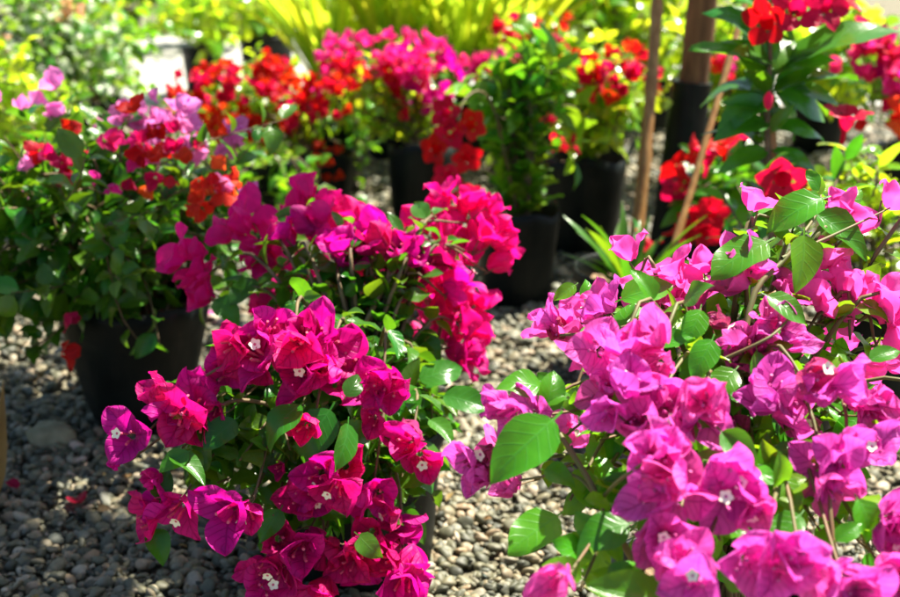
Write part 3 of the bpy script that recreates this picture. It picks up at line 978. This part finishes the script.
C_extra = [P(px, py, d) for px, py, d in [(700, 360, 1.32), (740, 380, 1.32), (760, 440, 1.3), (790, 470, 1.26), (820, 430, 1.3), (700, 470, 1.24), (640, 520, 1.2), (600, 550, 1.16), (570, 500, 1.24), (620, 500, 1.22), (760, 520, 1.2), (820, 530, 1.18), (860, 500, 1.2),
                                         (880, 440, 1.28), (850, 340, 1.4), (720, 290, 1.42), (670, 330, 1.4), (620, 330, 1.42), (600, 440, 1.28), (560, 440, 1.28), (540, 400, 1.3), (780, 350, 1.38), (800, 230, 1.44), (845, 200, 1.48), (880, 560, 1.14), (720, 540, 1.14), (640, 580, 1.1), (580, 590, 1.1), (930, 360, 1.4), (940, 460, 1.3), (680, 520, 1.2), (590, 500, 1.25)]]
plantC, nC = front_plant('potted_bougainvillea', 'orchid pink bougainvillea with pale green leaves filling the right foreground', 'orchid',
                         baseC, (0.125, 0.1, 0.24), CB, C_leaves,
                         [([(690, 640, 1.24), (640, 572, 1.17), (590, 482, 1.2), (556, 428, 1.24), (540, 395, 1.27)], .0042, .0018, .035), ([(600, 500, 1.19), (572, 475, 1.22), (520, 480, 1.26)], .0022, .0012),
                          ([(740, 470, 1.34), (738, 400, 1.31), (752, 300, 1.33), (782, 262, 1.35), (806, 236, 1.37)], .0045, .0022), ([(782, 258, 1.35), (840, 232, 1.4), (890, 208, 1.44)], .0022, .0010),
                          ([(722, 360, 1.28), (768, 338, 1.27), (790, 318, 1.3)], .0020, .0012), ([(800, 238, 1.37), (818, 210, 1.42), (822, 178, 1.46)], .002, .001), ([(778, 540, 1.42), (779, 470, 1.36), (777, 430, 1.34), (770, 400, 1.33)], .0048, .003),
                          ([(560, 335, 1.38), (600, 332, 1.36), (640, 322, 1.36)], .0017, .001), ([(835, 560, 1.12), (830, 500, 1.14), (838, 470, 1.17)], .0026, .0015), ([(645, 462, 1.09), (620, 480, 1.12), (600, 500, 1.19)], .0015, .002)],
                         ctrC, 'leaf', C_hidden, C_extra, 0.92, 0.040, 0.018, 33, 1.12)
print('flowers', nA, nC)


# ================================================================== MIDDLE AND BACK PLANTS
def crown_points(c, r, n, top=True):
    """points spread over and inside an ellipsoid crown"""
    out = []
    for _ in range(n):
        v = nrm(rng.normal(0, 1, 3))
        if top and v[2] < -0.5:
            v[2] *= -0.6
        out.append(np.asarray(c) + v * np.asarray(r) * rng.uniform(0.55, 1.0))
    return out


def back_plant(name, label, cat, base, pot, crown_c, crown_r, n_br, leaf_mat, leaf_size, spacing, flowers=(), seed=1, group=None, tpls=None, t0=0.25, soil=True, fl_scale=1.0, r0=0.005):
    """a potted shrub: pot, soil, stems, foliage and its flowers"""
    global rng
    rng = np.random.default_rng(seed)
    root = thing(name, label, cat, (base[0], base[1], 0.0), group)
    b = np.array(root.location)
    sz = 0.0
    if pot:
        add_pot(root, pot[0], pot[1], pot[2], seed, soil, .5, seed in (41, 42, 43, 44, 45, 48, 50))
        sz = pot[2] - 0.06
    sg, items = Geo(), []
    tg = crown_points(crown_c, crown_r, n_br)
    bush(root, sz, tg, sg, items, leaf_size, spacing, t0, r0, 0.02, sides=4, n=9)
    # side twigs give the crown its depth
    for T in tg:
        for _ in range(2):
            e = T + rng.normal(0, 1, 3) * np.asarray(crown_r) * 0.35
            s0 = T * 0.75 + np.asarray(crown_c) * 0.25
            pts = spline([s0, (s0 + e) / 2 + rng.normal(0, .02, 3), e], 6)
            tube(sg, pts - b, 0.0022, 0.001, 4)
            branch_leaves(pts, items, 0.1, spacing, leaf_size)
    obj('stems', sg.mesh('stems', 'twig'), root)
    lg = Geo()
    scatter_leaves(lg, tpls or LEAF_LO, local_items(items, b))
    obj('foliage', lg.mesh('foliage', leaf_mat), root)
    total, mass = 0, {}
    for (key, n, c, r, s) in flowers:
        c, r = np.asarray(c), np.asarray(r)
        done = 0
        while done < n:
            k = int(rng.integers(3, 7))
            v = nrm(rng.normal(0, 1, 3))
            v[1] = -abs(v[1]) if rng.random() < .7 else v[1]
            if v[2] < -.4:
                v[2] = -v[2]
            hub = c + nrm(v) * r * rng.uniform(.7, 1.02)
            for _ in range(min(k, n - done)):
                q = hub + rng.normal(0, 0.022 if key != 'trumpet' else .03, 3)
                ax, sc = nrm(q - c + rng.normal(0, .05, 3)), s * rng.uniform(.8, 1.1)
                if total < 100:
                    add_flower(root, key, q, ax, sc)
                else:
                    mass.setdefault(key, []).append((q, ax, sc))
                done += 1
                total += 1
    for key, items2 in mass.items():
        add_flower_mass(root, key, items2)
    return root


def at(px, py, d):
    return P(px, py, d)


bg = 'potted bougainvilleas'
# D: left plant, mixed colours
bD = G(142, 420)
bD = np.array([bD[0], bD[1] + 0.0, 0])
pD = back_plant('potted_bougainvillea', 'bushy bougainvillea with crimson, lilac and orange flowers in the wide black pot at left', 'plant', bD, (0.145, 0.095, 0.27),
                at(98, 244, 2.48), (0.32, 0.28, 0.23), 72, 'leaf_dark', 0.056, 0.021,
                [('crimson', 8, at(50, 156, 2.26), (.03, .03, .025), .8), ('lilac', 12, at(128, 122, 2.45), (.05, .05, .03), .7), ('lilac', 36, at(190, 148, 2.40), (.09, .07, .055), .75), ('orange', 18, at(180, 176, 2.26), (.09, .06, .03), .68),
                 ('crimson', 12, at(152, 152, 2.27), (.05, .05, .045), .75), ('pink', 8, at(112, 162, 2.27), (.03, .04, .05), .72), ('crimson', 2, at(47, 328, 2.2), (.015, .01, .01), .9), ('lilac', 4, at(238, 185, 2.25), (.02, .02, .02), .9),
                 ('lilac', 3, at(82, 90, 2.5), (.03, .02, .02), .9), ('lilac', 3, at(28, 110, 2.4), (.03, .03, .03), .8), ('lilac', 3, at(25, 175, 2.3), (.03, .02, .02), .8)],
                41, bg, LEAF_HI)
# E red
pE = back_plant('potted_bougainvillea', 'bougainvillea covered in scarlet flowers, behind the mixed one at left', 'plant', G(322, 222), (0.11, 0.09, 0.24), at(245, 135, 4.1), (0.22, 0.2, 0.2), 34, 'leaf_bright', 0.045, 0.022,
                [('red', 150, at(244, 108, 4.0), (.21, .16, .15), 0.85), ('red', 50, at(232, 150, 3.95), (.17, .12, .1), .8), ('red', 12, at(325, 150, 3.95), (.06, .05, .05), .75)], 42, bg)
# F red and magenta
pF = back_plant('potted_bougainvillea', 'bougainvillea with red lower and magenta upper flowers, behind the magenta one in the centre', 'plant', G(422, 226), (0.105, 0.09, 0.27), at(378, 110, 4.1), (0.22, 0.2, 0.19), 32, 'leaf_bright', 0.045, 0.022,
                [('red', 80, at(356, 105, 4.0), (.19, .16, .13), .85), ('pink', 80, at(382, 62, 4.0), (.21, .15, .07), .85), ('far_magenta', 50, at(422, 92, 4.0), (.1, .1, .15), .85)], 43, bg)
# G tall leafy mandevilla with scarlet flowers
mg = 'potted scarlet trumpet vines'
pG = back_plant('potted_vine', 'leafy vine with a hanging string of scarlet flowers, behind the magenta flowers', 'plant', G(516, 300), (0.105, 0.09, 0.255), at(515, 100, 3.25), (0.13, 0.13, 0.17), 24, 'leaf', 0.085, 0.036,
                [('red', 5, at(520, 42, 3.3), (.05, .05, .03), 1)], 44, mg, LEAF_LONG, t0=.12)
for (px, py, ax) in [(452, 116, (-.3, -.9, .3)), (462, 126, (.4, -.8, .2)), (446, 146, (-.5, -.8, 0)), (460, 150, (.3, -.9, -.2)), (452, 166, (-.2, -.9, -.3)), (459, 180, (.3, -.8, -.5)), (450, 132, (0, -1, .1))]:
    add_flower(pG, 'trumpet', P(px, py, 2.95), ax, .95)
tube_geo = Geo()
tube(tube_geo, spline([P(515, 200, 3.2), P(490, 100, 3.1), P(462, 105, 3.0), P(456, 180, 2.98)], 16) - np.array(pG.location), .004, .0015, 5)
obj('shoot', tube_geo.mesh('shoot', 'green_twig'), pG)
# H leafy with orange-red flowers
pH = back_plant('potted_bougainvillea', 'leafy bougainvillea with orange red flowers in the tall black pot right of centre', 'plant', G(582, 250), (0.125, 0.1, 0.29), at(595, 106, 3.6), (0.19, 0.17, 0.13), 34, 'leaf_bright', 0.06, 0.024,
                [('red', 46, at(615, 78, 3.55), (.16, .14, .07), .85), ('red', 12, at(540, 70, 3.5), (.08, .05, .06), .85), ('red', 4, at(556, 140, 3.4), (.02, .02, .02), 1)], 45, bg, t0=.2)
# I small strap-leaved plant in its pot
def strap_plant(name, label, cat, base, pot, n, L, W, mat, seed, group=None, spread=0.5, lean=(0, 0, 0), bend=0.7):
    global rng
    rng = np.random.default_rng(seed)
    root = thing(name, label, cat, (base[0], base[1], 0), group)
    z0 = 0.0
    if pot:
        add_pot(root, pot[0], pot[1], pot[2], seed)
        z0 = pot[2] - 0.06
    g = Geo()
    for k in range(n):
        q = rng.uniform(0, 6.28)
        h = np.array([math.cos(q), math.sin(q), 0])
        ax = nrm(h * spread * rng.uniform(.15, 1.0) + np.array([0, 0, 1.0]) + np.array(lean))
        tpl = leaf_tpl(12, 3, W / L * 1.0, .5, bend * rng.uniform(.4, 1.6), .01, 0, rng.uniform(-.5, .5), int(rng.integers(999)))
        V = tpl[0]
        T = frame(h * 0.02 + np.array([0, 0, z0 - .01]), ax, -h + np.array([0, 0, .4]) if True else h, L * rng.uniform(.6, 1.1))
        # leaves arch outwards: turn the upper face to the middle of the clump
        g.inst(tpl, [T])
    obj('foliage', g.mesh('foliage', mat), root)
    return root


pI = strap_plant('strap_leaf_plant', 'strap leaved green plant in the black pot just left of the leaning stake', 'plant', G(628, 374), (0.125, 0.105, 0.25), 22, 0.24, 0.026, 'leaf_dark', 46, None, 0.7)
# J: tree with a black sleeve on its trunk
def sleeve_tree():
    global rng
    rng = np.random.default_rng(47)
    b = G(666, 268)
    root = thing('tree', 'brown tree trunk with its lower part in a tall black sleeve, behind the stakes', 'tree', (b[0], b[1], 0))
    g = Geo()
    pts = spline([(0, 0, 0), (0.03, 0, .35), (0.062, 0.01, .8), (0.09, 0.03, 2.1)], 24)
    tube(g, pts, 0.046, 0.036, 14, prof=1 + 0.05 * np.sin(np.arange(24) * 1.9))
    for k in range(7):
        q = k * 0.9
        e = np.array([-.1 + math.cos(q) * .4, -.4 + math.sin(q) * .45, 2.5 + .2 * (k % 3)])
        tube(g, spline([pts[-1 - (k % 4)], pts[-1] * .5 + e * .5 + [0, 0, -.05], e], 8), .018, .006, 6)
    obj('trunk', g.mesh('trunk', 'bark'), root)
    g = Geo()
    tube(g, spline([(0, 0, 0), (0.018, 0, .2), (0.044, 0.003, 0.53)], 12), 0.060, 0.054, 18, prof=1 + 0.02 * np.sin(np.arange(12) * 2.3))
    obj('sleeve', g.mesh('sleeve', 'pot_plastic'), root)
    items = []
    for T in crown_points((-0.22, -.74, 2.62), (.33, .25, .22), 34) + crown_points((-.15, .05, 2.7), (.42, .4, .3), 26):  # unseen crown, its two clumps added and shaped to shade the foreground
        e = T + rng.normal(0, .12, 3)
        branch_leaves(spline([T * .92 + np.array([0, 0, .2]), T, e], 6), items, 0, .035, .11)
    lg = Geo()
    scatter_leaves(lg, LEAF_LO, items)
    obj('crown', lg.mesh('crown', 'leaf'), root)
    return root


pJ = sleeve_tree()


def stake(label, a, b, r):
    g = Geo()
    a, b = np.asarray(a), np.asarray(b)
    n = 26
    pts = spline([a, (a + b) / 2 + np.array([.006, 0, 0]), b], n)
    prof = np.ones(n)
    prof[::5] = 1.22
    tube(g, pts - a, r, r * .85, 9, prof=prof)
    return tag(obj('bamboo_stake', g.mesh('bamboo_stake', 'bamboo'), loc=tuple(a)), label, 'stake', 'bamboo stakes')


def foot(px_, py_, px2, py2, d, d2):
    """continue the line of a stake down to the ground"""
    a, b = P(px_, py_, d), P(px2, py2, d2)
    t = (a[2] - 0.0) / (a[2] - b[2])
    return a + (b - a) * t, a


f1, t1 = foot(662, -60, 640, 190, 3.35, 3.3)
stake('thick upright bamboo stake left of the sleeved tree trunk', f1, t1, 0.017)
f2, t2 = foot(752, -20, 672, 245, 2.85, 2.70)
stake('thin bamboo stake leaning across in front of the sleeved tree trunk', f2, t2, 0.008)

# strap leaves and scarlet flowers low by the stakes
pR = back_plant('potted_vine', 'low vine with scarlet flowers just right of the leaning stake', 'plant', G(715, 300), (0.11, 0.09, 0.22), at(733, 205, 2.95), (0.11, 0.12, 0.10), 12, 'leaf_gloss', 0.10, 0.045,
                [('trumpet', 4, at(690, 205, 2.85), (.03, .03, .03), 1.1), ('trumpet', 4, at(716, 175, 2.85), (.04, .03, .03), 1.1), ('trumpet', 2, at(655, 240, 2.8), (.03, .03, .02), .9), ('trumpet', 2, at(700, 238, 2.8), (.03, .03, .02), .9)], 48, mg, LEAF_LONG)


# K: tall mandevilla with large dark leaves
def mandevilla():
    global rng
    rng = np.random.default_rng(49)
    d = 2.35
    b = P(775, 420, d)
    root = thing('potted_vine', 'tall vine with large dark glossy leaves, scarlet trumpets and a pink bud', 'plant', (b[0], b[1], 0), mg)
    b = np.array(root.location)
    add_pot(root, 0.115, 0.09, 0.24, 49)
    sg, items = Geo(), []
    main = spline([b + [0, 0, .18], P(772, 250, d), P(767, 120, d), P(770, 40, d), P(760, -60, d)], 20)
    tube(sg, main - b, .007, .004, 7)
    obj('cane', (lambda g: (tube(g, spline([(0.02, .02, .18), P(765, 0, d) - b + [0, .02, 0], P(752, -160, d) - b + [0, .02, 0]], 14), .009, .008, 8), g.mesh('cane', 'bamboo'))[1])(Geo()), root)
    lf = [(770, 85, 735, 22, .4), (775, 75, 790, 20, .6), (770, 95, 722, 70, .3), (775, 92, 850, 62, .2), (772, 100, 715, 115, .5), (780, 95, 845, 108, .5), (770, 60, 745, 45, .6), (790, 62, 893, 2, .3), (770, 70, 752, 110, .8),
          (768, 122, 722, 128, .5), (775, 128, 832, 122, .3), (770, 110, 800, 128, .8), (765, 40, 715, -10, .4), (772, 30, 800, -20, .5), (768, 150, 720, 165, .4), (772, 150, 820, 160, .4), (770, 10, 735, -30, .4), (775, 0, 830, 10, .4), (770, 68, 700, 38, .2), (782, 70, 832, 48, .5),
          (768, 105, 730, 100, .6), (775, 60, 765, 20, .7)]
    lg = Geo()
    for (bx, by, tx, ty, tilt) in lf:
        dd = d + rng.uniform(-.05, .05)
        p, q = P(bx, by, d), P(tx, ty, dd + rng.uniform(-.06, .02))
        nm = nrm(-FWD * tilt + np.array([0, 0, 1.0]) * (1 - tilt) + RGT * rng.uniform(-.2, .2))
        lg.inst(LEAF_LONG[int(rng.integers(3))], [frame(p - b, q - p, nm, np.linalg.norm(q - p) * 1.05)])
    for _ in range(26):
        q = rng.uniform(0, 6.28)
        r1, r2 = rng.uniform(0, 14), rng.uniform(38, 80)
        cx_, cy_ = (772, 88) if rng.random() < .7 else (775, 10)
        p, q2 = P(cx_ + r1 * math.cos(q), cy_ + r1 * math.sin(q) * .7, d + .06), P(cx_ + r2 * math.cos(q), cy_ + r2 * math.sin(q) * .6 + 6, d + rng.uniform(.0, .14))
        lg.inst(LEAF_LONG[int(rng.integers(3))], [frame(p - b, q2 - p, nrm(-FWD * .4 + np.array([0, 0, .7])), np.linalg.norm(q2 - p) * 1.1)])
    branch_leaves(main, items, .35, .035, .105)
    for (px, py) in [(840, 170), (720, 190), (810, 220), (745, 210), (850, 150)]:
        T = P(px, py, d + .1)
        pts = spline([b + [0, 0, .2], (b + [0, 0, .2] + T) / 2 + [0, 0, .05], T], 10)
        tube(sg, pts - b, .004, .002, 5)
        branch_leaves(pts, items, .4, .04, .075)
    scatter_leaves(lg, LEAF_LONG, local_items(items, b))
    obj('stems', sg.mesh('stems', 'twig'), root)
    obj('foliage', lg.mesh('foliage', 'leaf_gloss'), root)
    for (px, py, dd, ax, s) in [(795, 12, 2.3, (-.1, -.8, .3), 1.25), (815, 5, 2.35, (.5, -.7, .1), 1.2), (772, 20, 2.3, (-.6, -.7, -.1), 1.1), (845, 128, 2.3, (.05, -.15, 1), 1.1), (783, 172, 2.3, (-.2, -.9, -.3), 1.2), (786, 185, 2.35, (.4, -.6, -.8), 1.0), (832, 0, 2.4, (.6, -.4, .5), 1.1)]:
        add_flower(root, 'trumpet', P(px, py, dd) - nrm(ax) * 0.03, ax, s)
    g = Geo()
    bp = P(768, 110, 2.28) - b
    bt = P(769, 92, 2.29) - b
    tube(g, spline([bt, bt * .5 + bp * .5, bp], 9), .012, .004, 9, prof=[.2, .5, .8, 1.0, 1.1, 1.15, 1.2, 1.0, .4])
    o = obj('bud', g.mesh('bud', 'bract_pink'), root)
    return root


pK = mandevilla()
# far right
pL = back_plant('potted_bougainvillea', 'bougainvillea with deep pink flowers at the right edge behind the tall vine', 'plant', G(905, 215), (0.11, 0.09, 0.24), at(885, 90, 3.6), (0.15, 0.14, 0.16), 16, 'leaf', 0.05, 0.03,
                [('pink', 26, at(868, 75, 3.5), (.09, .08, .09), 1.1), ('far_magenta', 12, at(872, 62, 3.5), (.06, .05, .05), 1.1), ('red', 10, at(893, 122, 3.45), (.05, .05, .04), 1.0), ('orange', 4, at(892, 135, 3.4), (.03, .03, .02), 1)], 50, bg)
pS = back_plant('potted_shrub', 'small shrub with rosettes of pale shiny green leaves right of the tall vine', 'plant', G(862, 400), (0.115, 0.092, 0.24), at(850, 195, 2.6), (0.10, 0.10, 0.10), 12, 'leaf_bright', 0.065, 0.03, (), 51, 'potted green shrubs', LEAF_LONG)

# left back: variegated shrubs
sh = 'potted green shrubs'
def shrub(label, px, py, pot, top, r, nb, mat, ls, sp, seed, flowers=(), tpls=None):
    return back_plant('potted_shrub', label, 'plant', G(px, py), pot, P(*top), r, nb, mat, ls, sp, flowers, seed, sh, tpls)


PT = (0.12, 0.1, 0.26)
shrub('large shrub with white variegated leaves at upper left', 70, 190, (0.14, .11, .28), (60, 75, 4.6), (.34, .3, .30), 36, 'leaf_variegated', .07, .035, 60, [('peach', 6, P(72, 18, 4.5), (.06, .04, .03), 1.2), ('peach', 2, P(8, 58, 4.4), (.03, .03, .03), 1.0)])
shrub('yellow green shrub at the left edge in front of the variegated one', 0, 215, PT, (10, 120, 3.8), (.25, .22, .2), 24, 'leaf_bright', .055, .03, 61)
shrub('dense dark shrub between the variegated shrub and the pale path', 95, 165, PT, (98, 62, 5.2), (.2, .22, .24), 22, 'leaf', .07, .035, 62)
shrub('round topped shrub standing on the pale path', 205, 92, (.11, .09, .24), (205, 22, 6.4), (.30, .3, .22), 24, 'leaf_bright', .085, .045, 63)
shrub('leafy shrub on the path left of the lime strap leaves', 268, 92, (.14, .12, .3), (268, 16, 6.7), (.28, .3, .22), 20, 'leaf_bright', .085, .045, 64)
shrub('shrub with peach flowers at the far side of the path', 215, 42, PT, (205, -10, 8.6), (.5, .4, .3), 24, 'leaf', .09, .05, 65, [('peach', 16, P(205, 5, 8.3), (.25, .15, .1), 2.0)])
shrub('far green shrub beyond the path at the upper left corner', 20, 55, PT, (30, -20, 8.0), (.7, .5, .4), 30, 'leaf', .10, .05, 66)
shrub('far light green shrub beyond the path above the variegated one', 125, 50, PT, (120, -12, 8.2), (.5, .4, .35), 28, 'leaf_bright', .10, .05, 67)
shrub('shrub with rose red flowers behind the hanging scarlet string', 545, 180, PT, (545, 85, 4.7), (.22, .25, .2), 20, 'leaf_bright', .07, .035, 68, [('pink', 22, P(505, 85, 4.4), (.13, .12, .13), 1.2), ('red', 12, P(530, 40, 4.5), (.12, .1, .08), 1.1)])
shrub('bright shrub behind the orange red bougainvillea', 600, 150, PT, (600, 25, 5.4), (.38, .3, .3), 30, 'leaf_bright', .08, .04, 69)
shrub('leafy shrub with orange specks behind the sleeved tree trunk', 725, 190, PT, (730, 75, 4.4), (.3, .25, .26), 28, 'leaf_bright', .075, .036, 70, [('orange', 14, P(715, 90, 4.2), (.14, .1, .08), .9), ('pink', 8, P(740, 70, 4.2), (.15, .1, .1), .8)])
shrub('green shrub behind the tall vine near the upper right', 815, 150, PT, (820, 55, 4.6), (.32, .3, .24), 32, 'leaf_bright', .08, .036, 71)
shrub('far shrub beyond the path behind the lime strap leaves', 400, 60, PT, (400, -10, 8.4), (.6, .5, .35), 28, 'leaf_bright', .10, .05, 72)
shrub('far shrub beyond the path behind the bright shrub', 560, 55, PT, (560, -15, 8.4), (.6, .5, .4), 28, 'leaf', .10, .05, 73)
shrub('far shrub beyond the path behind the two stakes', 700, 55, PT, (690, -12, 8.2), (.55, .5, .4), 28, 'leaf_bright', .10, .05, 74)
shrub('low shrub under the scarlet bougainvillea beside the mixed one', 262, 240, PT, (262, 205, 3.7), (.2, .18, .14), 16, 'leaf', .055, .03, 75)
shrub('low green shrub under the red and magenta bougainvillea', 330, 190, PT, (335, 150, 4.4), (.18, .16, .12), 14, 'leaf', .055, .032, 76)

lime = 'clumps of lime strap leaves'
for i, (px, py, lab) in enumerate([(335, 155, 'leftmost clump of lime strap leaves, next to the leafy shrub on the path'), (398, 158, 'clump of lime strap leaves right behind the red and magenta bougainvillea'),
                                   (452, 158, 'clump of lime strap leaves behind the hanging scarlet string'), (500, 152, 'rightmost clump of lime strap leaves, behind the rose red shrub'),
                                   (650, 130, 'clump of yellow green strap leaves behind the thick stake')]):
    strap_plant('strap_leaf_plant', lab, 'plant', G(px, py), (.13, .11, .26), 64, 1.1, .036, 'leaf_lime', 80 + i, lime, .5, bend=.65)

# ------------------------------------------------------------------ light
w = bpy.data.worlds.new('World')
scene.world = w
w.use_nodes = True
nt = w.node_tree
sky = nt.nodes.new('ShaderNodeTexSky')
sky.sky_type = 'NISHITA'
sky.sun_disc = False
SUN_EL, SUN_AZ = math.radians(62), math.radians(50)     # azimuth clockwise from +Y (away from the camera)
sky.sun_elevation = SUN_EL
sky.sun_rotation = SUN_AZ
bgn = nt.nodes['Background']
bgn.inputs['Strength'].default_value = 0.052
nt.links.new(sky.outputs[0], bgn.inputs[0])
sd = bpy.data.lights.new('sun', 'SUN')
sd.energy = 5.0
sd.angle = math.radians(0.53)
sd.color = (1.0, 0.94, 0.80)
so = bpy.data.objects.new('sun', sd)
COL.objects.link(so)
dirv = Vector((math.sin(SUN_AZ) * math.cos(SUN_EL), math.cos(SUN_AZ) * math.cos(SUN_EL), math.sin(SUN_EL)))
so.rotation_euler = dirv.to_track_quat('Z', 'Y').to_euler()
so.location = (3, 6, 6)

scene.view_settings.view_transform = 'Standard'
scene.view_settings.look = 'None'
scene.view_settings.gamma = 1.0
scene.view_settings.exposure = 1.9
scene.view_settings.use_curve_mapping = False
cy = scene.cycles
cy.max_bounces, cy.diffuse_bounces, cy.glossy_bounces, cy.transmission_bounces, cy.transparent_max_bounces = 8, 5, 3, 6, 8
cy.use_denoising = True
cy.sample_clamp_indirect = 6.0
